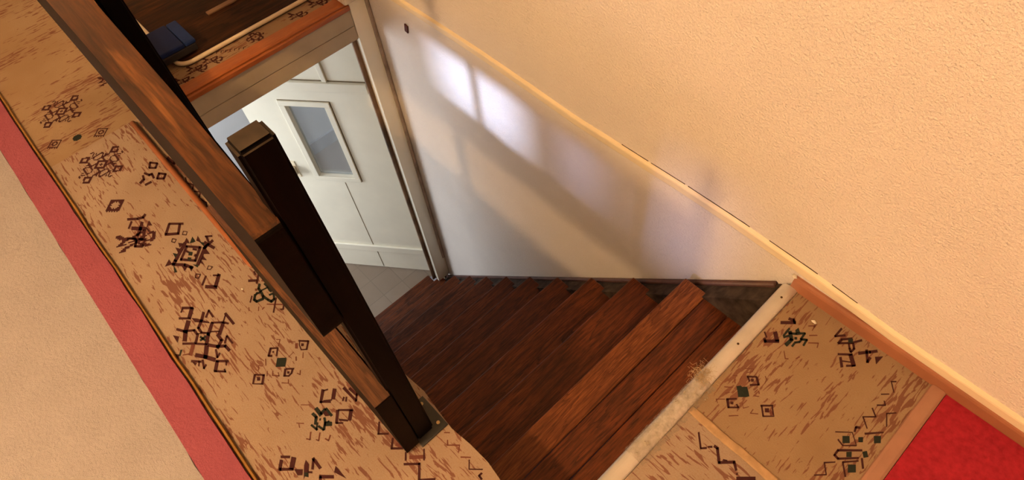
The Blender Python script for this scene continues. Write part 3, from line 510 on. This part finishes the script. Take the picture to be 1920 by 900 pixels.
LANDING_PATTERN = [(1,-1750,9470,-1570,9670,-1610,9720,-1790,9520),(1,-1780,9510,-1550,9240,-1490,9320,-1720,9590),(1,-1550,9230,-1280,9500,-1330,9580,-1600,9310),(1,-1430,9580,-1320,9460,-1290,9510,-1400,9630),
(1,-1490,9470,-1350,9510,-1370,9600,-1510,9550),(1,-1740,8720,-1570,8910,-1610,8960,-1780,8770),(1,-1630,8590,-1520,8520,-1500,8590,-1600,8660),(1,-1550,8510,-1280,8770,-1330,8850,-1600,8580),
(1,-1550,8910,-1360,8720,-1300,8810,-1500,9010),(1,-1720,8760,-1580,8660,-1570,8700,-1700,8800),(3,-1350,9300,-1340,9000,-1290,9000,-1300,9290),(3,-1270,8950,-1200,9090,-1240,9130,-1320,8990),
(3,-1310,9190,-1120,8990,-1070,9080,-1260,9270),(3,-1160,9100,-1180,8830,-1090,8810,-1070,9080),(3,-1250,9130,-1100,9250,-1130,9310,-1280,9190),(3,-1120,9230,-960,9420,-990,9470,-1160,9290),
(3,-1010,9450,-990,9210,-940,9210,-960,9450),(3,-960,9190,-820,9290,-850,9350,-990,9250),(3,-880,9330,-850,9110,-800,9110,-830,9330),(3,-1200,9340,-1180,9460,-1070,9360,-1140,9280),
(3,-980,8900,-990,9070,-1040,9070,-1030,8900),(3,-1000,9020,-920,9120,-960,9170,-1040,9060),(3,-920,9110,-920,9250,-970,9260,-970,9120),(3,-1070,9110,-1020,9150,-1060,9210,-1110,9170),
(2,-1030,9650,-910,9780,-930,9810,-1050,9680),(2,-940,9800,-910,9620,-890,9620,-910,9800),(2,-870,9440,-730,9590,-750,9610,-890,9470),(2,-780,9250,-590,9420,-610,9450,-790,9280),
(2,-620,9430,-570,9290,-550,9310,-600,9440),(2,-1080,8660,-940,8500,-920,8520,-1070,8680),(2,-930,8500,-870,8560,-890,8580,-950,8520),(2,-750,8680,-710,8790,-740,8810,-770,8700),
(1,-450,10190,-450,9860,-400,9850,-400,10180),(1,-420,9840,-240,10050,-280,10100,-450,9890),(1,-240,9740,-240,9920,-290,9930,-300,9750),(1,-260,9870,-80,10080,-120,10140,-300,9920),
(1,-250,9740,-20,9980,-60,10030,-280,9790),(1,-40,9960,110,10210,70,10260,-80,10000),(1,110,10200,100,10330,50,10330,60,10200),(3,-170,10040,-90,10120,-30,10020,-110,9940),
(1,-110,9920,-10,9790,20,9830,-80,9960),(1,-30,9810,60,9730,90,9780,0,9860),(1,90,9740,100,9910,50,9920,40,9750),(1,100,9910,-10,10040,-40,9990,70,9860),(1,150,10320,290,10030,340,10060,190,10360),
(1,270,10060,470,9760,510,9810,310,10110),(1,510,9790,490,9970,430,9960,450,9780),(1,230,9820,420,10070,370,10130,180,9890),(1,390,10030,520,10200,470,10260,350,10100),(1,510,10190,500,10320,440,10320,450,10180),
(1,530,10050,660,10200,650,9890),(1,-110,9470,140,9700,110,9760,-140,9520),(1,-60,9450,110,9230,150,9290,-20,9500),(1,190,9340,340,9500,320,9550,160,9390),(1,60,9660,290,9430,340,9530,110,9760),
(1,50,9390,210,9510,190,9540,40,9430),(1,870,7760,1140,8020,1130,8040,850,7780),(1,1120,8020,1350,7810,1360,7830,1130,8040),(1,990,7640,1150,7590,1150,7630,990,7680),(1,1140,7590,1360,7810,1340,7840,1130,7620),
(3,1110,7650,1220,7770,1130,7910,1020,7800),(1,1180,8080,1140,8220,1100,8190,1140,8060),(1,1120,8150,1210,8220,1190,8280,1100,8210),(3,1340,7920,1410,7990,1350,8100,1280,8020),
(1,1350,8170,1620,8500,1600,8530,1320,8210),(1,1580,8490,1740,8320,1770,8360,1610,8530),(3,1590,8140,1690,8250,1610,8400,1500,8290),(1,1540,7990,1750,8210,1730,8240,1520,8030),
(1,1480,7840,1100,7460,1130,7410,1510,7800),(1,1100,7460,1110,7280,1150,7280,1150,7460),(1,1110,7270,1230,7250,1240,7310,1120,7330),(1,1230,7250,1540,7590,1520,7640,1200,7290),
(3,1330,7440,1410,7520,1350,7630,1270,7540),(3,1600,7690,1660,7780,1570,7880,1510,7790),(1,1620,7890,1770,8030,1750,8080,1590,7940),(1,1550,7570,1320,7300,1340,7260,1570,7540),
(1,1320,7280,1530,7030,1560,7060,1340,7310),(1,1540,7030,1780,7280,1760,7310,1520,7060),(1,1530,7540,1740,7310,1760,7350,1560,7570),(3,1530,7160,1650,7290,1560,7440,1440,7320),
(1,1560,7640,1700,7450,1730,7490,1590,7680),(1,1690,7740,1750,7510,1820,7540,1760,7770),(1,1130,8840,1300,8700,1320,8730,1150,8870),(1,1300,8740,1090,8520,1110,8500,1320,8710),
(1,1090,8510,1310,8320,1320,8350,1110,8540),(1,1190,8970,1330,9110,1310,9140,1170,9000),(1,1330,9130,1250,9210,1230,9190,1310,9100),(1,1120,9280,1250,9420,1230,9440,1100,9300),
(1,1300,9550,1120,9760,1100,9740,1290,9520),(1,1120,9720,1210,9810,1190,9840,1100,9750),(3,1460,8920,1670,9160,1790,8930,1590,8730),(1,1570,9140,1420,8970,1440,8940,1590,9120),
(1,1420,8960,1580,8670,1600,8690,1440,8980),(1,1590,8660,1750,8810,1740,8840,1580,8690),(1,1220,7190,1050,7000,1070,6970,1230,7160),(1,1050,6990,1230,6780,1250,6800,1070,7010),
(1,1230,6810,1050,6610,1070,6590,1250,6790),(3,-1340,7100,-1280,7190,-1240,7180,-1160,7270,-1070,7200,-980,7110,-1010,7050,-1150,6910,-1240,7010),(1,-1300,7460,-1130,7620,-1150,7660,-1330,7500),
(1,-1310,7480,-1200,7400,-1180,7440,-1290,7520),(1,-1160,7610,-1000,7470,-970,7520,-1130,7660),(1,-1120,7330,-970,7500,-1000,7540,-1150,7370),(1,-1160,7440,-1120,7490,-1160,7550,-1210,7500),
(1,-1300,6650,-1130,6840,-1160,6870,-1330,6690),(1,-1320,6670,-1160,6510,-1130,6550,-1280,6720),(1,-1160,6510,-980,6690,-1000,6730,-1180,6550),(1,-1080,6720,-1000,6680,-980,6720,-1070,6760),
(1,-1170,6640,-1120,6680,-1160,6740,-1210,6690),(1,-650,7080,-450,7290,-470,7330,-680,7120),(1,-660,7110,-480,6910,-450,6940,-640,7140),(1,-470,6910,-290,7100,-300,7130,-490,6940),
(1,-490,7280,-330,7100,-310,7130,-470,7310),(2,-460,7130,-360,7060,-330,7130,-440,7200),(1,-500,7040,-430,7100,-490,7190,-560,7120),(2,-1460,7610,-1300,7760,-1310,7770,-1470,7630),
(2,-1320,7760,-1300,7670,-1280,7670,-1300,7770),(2,-1290,7690,-1380,7570,-1370,7550,-1280,7670),(2,-1560,7260,-1470,7330,-1490,7350,-1570,7280),(2,-1410,7410,-1390,7290,-1370,7290,-1390,7410),
(2,-1480,7210,-1410,7130,-1390,7150,-1470,7230),(2,-950,7390,-960,7270,-940,7270,-930,7390),(2,-910,7180,-810,7260,-820,7280,-930,7200),(2,-910,7370,-860,7310,-840,7330,-900,7390),
(2,-1340,6660,-1490,6510,-1480,6490,-1330,6640),(2,-1490,6500,-1400,6440,-1390,6450,-1480,6520),(2,-1000,6860,-910,6760,-900,6770,-990,6870),(2,-900,6760,-830,6890,-840,6900,-920,6770),
(2,-740,6910,-730,6780,-710,6780,-720,6910),(2,-720,6770,-580,6890,-590,6910,-730,6790),(2,-1020,6370,-870,6540,-890,6550,-1040,6390),(2,-1520,6880,-1370,7010,-1390,7030,-1540,6900),
(2,-1410,6770,-1350,6860,-1360,6880,-1430,6780),(2,-1020,7790,-950,7740,-940,7760,-1010,7810),(2,-960,7760,-910,7630,-900,7640,-950,7770),]
def inlay(bm, data, inside):
    t = bmesh.new()
    for d in data:
        P = [(d[k] / 1e4, d[k + 1] / 1e4) for k in range(1, len(d), 2)]
        if not all(inside(x, y) for x, y in P): continue
        z = .0006 + .0002 * (d[0] == 3) + .0001 * (d[0] == 1)
        f = bm.faces.new([bm.verts.new((x, y, z)) for x, y in P]); f.material_index = d[0]
        f.normal_update()
        if f.normal.z < 0: f.normal_flip()
U45 = Vector((1, 1)).normalized(); V45 = Vector((-1, 1)).normalized()
def lay(bm, cells, x, y, mi, c=.0042, inside=None, rot=0, z=.0007):
    u = Vector((math.cos(rot), math.sin(rot))); 
    U = U45 * u.x + V45 * u.y; V = V45 * u.x - U45 * u.y
    for i, j in centre(cells):
        q = [Vector((x, y)) + U * ((i + a) * c) + V * ((j + b) * c) for a, b in ((-.5, -.5), (.5, -.5), (.5, .5), (-.5, .5))]
        if inside and not all(inside(p.x, p.y) for p in q): continue
        f = bm.faces.new([bm.verts.new((p.x, p.y, z)) for p in q]); f.material_index = mi
def in_hall(x, y): return (y < .150 or (x > -.172 and y < .57)) and y > -2.55
def in_land(x, y): return x > -.177 and .61 < y < 1.028 and x < .175

bm = B(); e = [(-3.6 + .06 * i, .156 + .004 * math.sin(i * 1.7) + random.uniform(-.002, .002)) for i in range(57)]
e = [(-2.17, .16)] + [p for p in e if -2.15 < p[0] < -.25] + [(-.215, .156), (-.176, .166)]
prism(bm, [(-2.17, -2.55)] + e + [(-.176, .588), (.178, .588), (.178, -2.55)], 'z', -.008, 0)
inlay(bm, HALL_PATTERN, in_hall)
for cells, x, y, c, mi, rot in ((ARROWS, -1.66, -.17, 1.2, 1, .3), (flake(), -2.05, -.12, 1, 1, 0), (SQ, -1.84, -.16, 1, 1, 0), (flake(), -2.42, -.12, 1, 1, 0), (SQD, -2.2, -.06, 1, 1, 0), (SQD, -2.27, -.2, 1, 1, 0), (BLOB, -2.24, -.13, .9, 3, 0), (ARROWS, -2.45, .08, 1, 1, .3)):
    lay(bm, cells, x, y, mi, .0042 * c, in_hall, rot)
obj('patterned_carpet', bm, [M_carx, M_motif, M_motif2, M_motifg], label='large beige carpet with dark geometric motifs under the wooden railing', cat='carpet')
bm = B(); prism(bm, [(-.176, .588), (-.176, 1.031), (.178, 1.031), (.178, .588)], 'z', -.008, 0)
inlay(bm, LANDING_PATTERN, in_land)
obj('patterned_carpet', bm, [M_cary, M_motif, M_motif2, M_motifg], label='beige patterned carpet piece on the landing between nosing strip and right wall', cat='carpet')
bm = B(); prism(bm, [(-4.19, -2.55), (-4.19, YW), (-2.205, YW), (-2.205, .15), (-2.17, .15), (-2.17, -2.55)], 'z', -.008, 0)
for x, y, c in ((-2.25, .335, ARROWS), (-2.225, .27, ARROWS), (-2.25, .40, ARROWS), (-2.245, .584, FLOWER), (-2.248, .48, DASH), (-2.235, .772, ARROWS), (-2.24, .87, ARROWS)):
    lay(bm, c, x, y, 1, .0034, lambda x, y: -2.32 < x < -2.207, .2)
obj('patterned_carpet', bm, [M_cary, M_motif, M_motif2, M_motifg], label='strip of patterned carpet beyond the stair opening, under the brown mat', cat='carpet')

# rug with pink border
rg = thing('rug', 'thick pale rug with a rose-pink border at the lower left', 'rug', (-1.2, -.8, 0))
def edge(y, a): return [(-3.3 + .1 * i, y + random.uniform(-a, a)) for i in range(35)]
bm = B(); prism(bm, [(-3.3, -2.2)] + edge(-.345, .003) + [(.1, -2.2)], 'z', .0012, .013); bmesh.ops.translate(bm, verts=bm.verts, vec=(1.2, .8, 0)); obj('field', bm, M_rug, rg)
bm = B(); prism(bm, [(-3.3, -.345)] + edge(-.262, .003) + [(.1, -.345)], 'z', .0012, .0145); bmesh.ops.translate(bm, verts=bm.verts, vec=(1.2, .8, 0)); obj('border', bm, M_pink, rg, label='rose-pink border')
bm = B(); rows = edge(-.256, .002)
tube(bm, [(x, y, .0052) for x, y in rows], .0045, 6); bmesh.ops.translate(bm, verts=bm.verts, vec=(1.2, .8, 0)); obj('edge_line', bm, flat('ochre_edge_shadow', (.30, .15, .04), .9, .1), rg, label='ochre yellow edge fringe with the shadow line in its colour')  # ochre also carries the brownish shadow line along the rug edge

# threshold and red carpet
bm = B(); prism(bm, [(.178, 0), (.180, .006), (.186, .009), (.206, .009), (.212, .006), (.214, 0), (.214, -.008), (.178, -.008)], 'y', -1.2, YW - .015)
obj('threshold_strip', bm, flat('pinkish_brown_threshold', (.34, .17, .11), .5), label='pinkish brown wooden threshold strip at the lower right beside the red carpet', cat='threshold')
bm = B(); box(bm, .214, 2.0, -2.5, YW - .015, -.008, .004); obj('red_carpet', bm, M_red, label='deep red carpet beyond the threshold strip', cat='carpet')

# wooden moulding lying along the railing
bm = B(); tube(bm, [(x, .040, .0065) for x in (-2.15, -1.9, -1.6, -1.34, -1.315, -1.303)], .0095, 10)
for v in bm.verts:
    if v.co.x > -1.31: v.co.y = .040 + (v.co.y - .040) * .55; v.co.z = .006 + (v.co.z - .006) * .55
    v.co.z = max(v.co.z, .0005)
obj('floor_moulding', bm, M_strip, smooth=True, label='orange-brown rounded wooden moulding lying on the carpet left of the railing', cat='moulding')

# ------------------------------------------------------------------ railing
rl = thing('stair_railing', 'dark stained wooden railing of two wide boards on black posts beside the stair opening', 'railing', (-.6, .08, 0))
def robj(name, bm, m, **k):
    bmesh.ops.translate(bm, verts=bm.verts, vec=(.6, -.08, 0)); return obj(name, bm, m, rl, **k)
def board(x0, x1, z0, z1, yl, yr0, yr1, rt, rb, r=.004):
    """board from x0 (far end) to x1 (near end); yr0/yr1 = right side at far / near end; rounded near corners"""
    pts = [(x0, z0)]
    for i in range(7): a = -math.pi / 2 + math.pi / 2 * i / 6; pts.append((x1 - rb + rb * math.cos(a), z0 + rb + rb * math.sin(a)))
    for i in range(7): a = math.pi / 2 * i / 6; pts.append((x1 - rt + rt * math.cos(a), z1 - rt + rt * math.sin(a)))
    xs_ = [x1 - rt - .01 - (x1 - x0) * k / 12 for k in range(12)]
    pts += [(x, z1) for x in xs_] + [(x0, z1)]
    bm = B(); prism(bm, pts, 'y', 0, 1)
    for v in bm.verts:
        t = (v.co.x - x0) / (x1 - x0); t = min(1, max(0, t)) ; yr = yr0 + (yr1 - yr0) * t ** 1.0
        if v.co.x > x1 - .10: yr -= .006 * ((v.co.x - x1 + .10) / .10) ** 2
        v.co.y = yl + (yr - yl) * v.co.y
    ed = [e for e in bm.edges if abs(e.verts[0].co.y - e.verts[1].co.y) < .03 and len(e.link_faces) == 2 and e.calc_face_angle(0) > .6]
    bmesh.ops.bevel(bm, geom=ed, offset=r, segments=3, affect='EDGES')
    bmesh.ops.recalc_face_normals(bm, faces=bm.faces)
    for f in bm.faces:
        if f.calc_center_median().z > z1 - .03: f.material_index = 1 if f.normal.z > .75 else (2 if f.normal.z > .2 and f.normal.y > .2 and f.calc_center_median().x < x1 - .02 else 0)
    return bm
robj('rail_board', board(-2.45, -.565, .61, .89, .037, .124, .080, .014, .022), [M_dark, M_railtop, M_edge], label='upper board with worn orange-brown top')
robj('rail_board', board(-1.28, -.565, .006, .31, .037, .090, .080, .006, .005, .003), [M_dark, M_lowtop, M_edge], label='lower board with worn top')
robj('rail_board', board(-2.45, -1.285, .012, .31, .072, .104, .104, .006, .005, .003), [M_dark, M_lowtop, M_edge], label='rear length of the lower board')
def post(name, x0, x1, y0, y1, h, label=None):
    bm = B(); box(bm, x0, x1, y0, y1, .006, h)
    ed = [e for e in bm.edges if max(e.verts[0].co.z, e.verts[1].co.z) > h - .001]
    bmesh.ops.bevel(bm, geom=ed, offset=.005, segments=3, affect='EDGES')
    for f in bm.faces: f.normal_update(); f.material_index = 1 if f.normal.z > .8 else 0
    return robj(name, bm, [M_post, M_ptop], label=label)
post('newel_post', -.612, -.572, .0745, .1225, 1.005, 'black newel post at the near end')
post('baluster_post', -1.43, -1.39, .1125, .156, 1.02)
bm = B(); rbox(bm, -.652, -.553, .072, .151, 0, .006, .0015, 2)
bp = robj('base_plate', bm, M_plate, label='black steel base plate')
for px, py in ((-.637, .136), (-.572, .136), (-.637, .09)):
    bm = B(); disc(bm, (px + .6, py - .08, .006), .0045, .0016); c = obj('screw', bm, M_screw, bp)

# ------------------------------------------------------------------ far edge of the stair opening
bm = B()
prism(bm, [(-2.205, -.006), (-2.205, .004), (-2.155, .005), (-2.146, .000), (-2.146, -.004), (-2.149, -.006), (-2.1445, -.008), (-2.140, -.012), (-2.140, -.028), (-2.145, -.033), (-2.175, -.033), (-2.175, -.006)], 'y', .13, .952)
obj('trim_2', bm, M_orange, kind='structure')
bm = B()
rbox(bm, -2.174, -2.151, .13, .953, -.108, -.033, .002); rbox(bm, -2.174, -2.153, .13, .953, -.176, -.111, .003)
obj('trim_3', bm, M_fascia, kind='structure')
bm = B(); box(bm, -2.36, -2.176, .13, .953, -.172, -.16); obj('trim_4', bm, M_fascia, kind='structure')
# door frame post
bm = B(); rbox(bm, -2.19, -2.150, .955, YW - .001, ZK(10) + .002, .02, .003); rbox(bm, -2.186, -2.160, YW - .022, YW + .004, ZK(10) + .01, .0, .006, mi=0)
fr = obj('door_frame', bm, M_cream, kind='structure')
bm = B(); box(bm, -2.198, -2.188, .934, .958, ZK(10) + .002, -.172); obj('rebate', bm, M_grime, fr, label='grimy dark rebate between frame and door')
bm = B(); rbox(bm, -2.152, -2.142, YW - .018, YW - .0015, -1.95, -.02, .003); obj('frame_bead', bm, flat('worn_bead', (.42, .33, .26), .5, var=.3), fr)
bm = B(); rbox(bm, -2.24, -2.13, .93, YW - .002, .0, .07, .01); obj('plaster_corner', bm, flat('cream_plaster', (.72, .62, .48), .5), fr)
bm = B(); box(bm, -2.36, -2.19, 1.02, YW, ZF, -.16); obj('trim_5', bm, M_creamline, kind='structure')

# ------------------------------------------------------------------ the open door
u = Vector((-.780463, -.625202, 0)); nrm = Vector((.625202, -.780463, 0))
Mx = Matrix(((u.x, nrm.x, 0, 0), (u.y, nrm.y, 0, 0), (0, 0, 1, 0), (0, 0, 0, 1)))
dr = link(bpy.data.objects.new('door_1', None)); dr['kind'] = 'structure'; dr.location = (-2.356, 1.050, ZF)
def dobj(name, bm, m, parent=None, **k):
    # local frame: u along the door, n towards the viewer, z up, measured from the hinge at floor level
    for v in bm.verts: v.co = Mx @ Vector((v.co.x, v.co.y, v.co.z - ZF))
    return obj(name, bm, m, parent or dr, **k)
DT = -.26; U0, U1 = .022, .815
gu0, gu1, gz0, gz1 = .322, .546, -1.358, -.782
bm = B(); T0 = -.038
box(bm, U0, gu0, T0, 0, ZF + .008, DT); box(bm, gu1, U1, T0, 0, ZF + .008, DT); box(bm, gu0, gu1, T0, 0, ZF + .008, gz0); box(bm, gu0, gu1, T0, 0, gz1, DT)
dobj('door_leaf', bm, M_cream)
bm = B(); W = .034
for a, b, c, d in ((gu0 - W, gu1 + W, gz1, gz1 + W), (gu0 - W, gu1 + W, gz0 - W, gz0), (gu0 - W, gu0, gz0, gz1), (gu1, gu1 + W, gz0, gz1)): rbox(bm, a, b, 0, .011, c, d, .003)
wfr = dobj('window_moulding', bm, M_cream)
bm = B(); box(bm, gu0, gu1, -.024, -.020, gz0, gz1); dobj('glass', bm, M_glass)
bm = B(); rbox(bm, U0 + .02, U1, 0, .02, -.665, -.605, .004); dobj('middle_ledge', bm, M_cream)
bm = B(); rbox(bm, U0 + .01, U1, 0, .016, -2.150, -2.085, .005); dobj('bottom_ledge', bm, M_cream)
bm = B(); rbox(bm, .250, .276, 0, .012, -.604, DT - .01, .003); dobj('upper_stile', bm, M_cream)
bm = B()
box(bm, .399, .4035, 0, .0012, -2.084, gz0 - W - .02); box(bm, .391, .3955, 0, .0012, ZF + .02, -2.152)
box(bm, .277, .281, 0, .0012, -.603, DT - .01); box(bm, U0 + .02, U1, 0, .0012, -.6045, -.600)
box(bm, gu0 - W - .003, gu1 + W, 0, .0012, gz1 + W, gz1 + W + .0035); box(bm, gu0 - W - .004, gu0 - W, 0, .0012, gz0 - W, gz1 + W)
dobj('grooves', bm, M_creamline, label='dark lines painted as the shadow in the grooves')
bm = B(); rbox(bm, .668, .712, 0, .006, -1.38, -1.24, .002); kn = dobj('handle_plate', bm, M_trim)
bm = B(); rbox(bm, .674, .706, .006, .045, -1.345, -1.275, .008, 3); dobj('handle', bm, flat('cream_knob', (.55, .47, .33), .4), kn)
for z in (-.70, -1.88):
    bm = B(); tube(bm, [(.010, .004, z - .05), (.010, .004, z), (.010, .004, z + .05)], .007, 10); dobj('hinge', bm, M_pale, smooth=True)

# ------------------------------------------------------------------ brown mat with white rim, blue box, pale slat
tray = thing('boot_mat', 'brown mat with a raised white rounded rim on the floor beyond the stair opening', 'mat', (-2.8, .8, 0))
def rr(x0, x1, y0, y1, r, n=8):
    out = []
    for cx, cy, a0 in ((x1 - r, y1 - r, 0), (x0 + r, y1 - r, 90), (x0 + r, y0 + r, 180), (x1 - r, y0 + r, 270)):
        for i in range(n + 1): a = math.radians(a0 + 90 * i / n); out.append((cx + r * math.cos(a), cy + r * math.sin(a)))
    return out
bm = B(); prism(bm, [(x + 2.8, y - .8) for x, y in rr(-3.5, -2.285, .295, 1.0, .05)], 'z', .001, .012); obj('mat_top', bm, M_tray, tray)
bm = B(); P = rr(-3.5, -2.285, .295, 1.0, .05); P.append(P[0]); tube(bm, [(x + 2.8, y - .8, .013) for x, y in P], .0085, 8); obj('rim', bm, M_rim, tray, smooth=True, label='white raised rim')
bx = thing('blue_box', 'flat navy blue plastic box standing on the corner of the brown mat', 'box', (-2.4, .3, .0225))
def bobj(name, bm, m, **k):
    bmesh.ops.translate(bm, verts=bm.verts, vec=(2.4, -.3, -.0125)); return obj(name, bm, m, bx, **k)
bm = B(); rbox(bm, -2.475, -2.315, .19, .392, .0125, .045, .006, 3); bobj('body', bm, M_black)
bm = B(); rbox(bm, -2.478, -2.311, .186, .352, .045, .064, .005, 3); bobj('lid', bm, M_blue)
bm = B(); rbox(bm, -2.478, -2.311, .354, .397, .045, .062, .006, 3); bobj('lid_edge', bm, M_blue2, label='lighter blue lid edge')
bm = B(); rbox(bm, -2.518, -2.492, .52, .80, .0125, .020, .002); obj('wooden_slat', bm, M_palebar, label='pale narrow wooden slat lying on the brown mat', cat='slat')

# ------------------------------------------------------------------ small marks
bm = B(); M0 = Matrix.Translation((-1.893, YW, -.045)) @ Matrix.Rotation(.25, 4, 'Y')
rbox(bm, -.011, .011, -.006, .001, -.020, .020, .004, 3, M=M0); obj('wall_plug', bm, M_hole, label='small dark red-brown plug in the wall near the top of the door', cat='wall plug')
for n_, (x, y, z, r, lab) in enumerate(((-.203, 1.036, .046, .008, 'white paint chip on the end of the salmon skirting'), (-.186, .935, .0055, .006, 'curled white paint flake on the metal nosing strip near the wall'), (-.10, .985, .003, .006, 'pale flake on the carpet beside the right skirting'), (-1.262, -.02, .003, .004, 'tiny white crumb on the carpet by the dark flake motif'))):
    bm = B(); bmesh.ops.create_icosphere(bm, subdivisions=2, radius=r)
    for v in bm.verts: v.co = Vector((v.co.x * (1 + random.uniform(-.3, .3)) + x, v.co.y * .7 * (1 + random.uniform(-.3, .3)) + y, v.co.z * .35 + z))
    obj('paint_chip', bm, M_chip, label=lab, cat='paint chip')
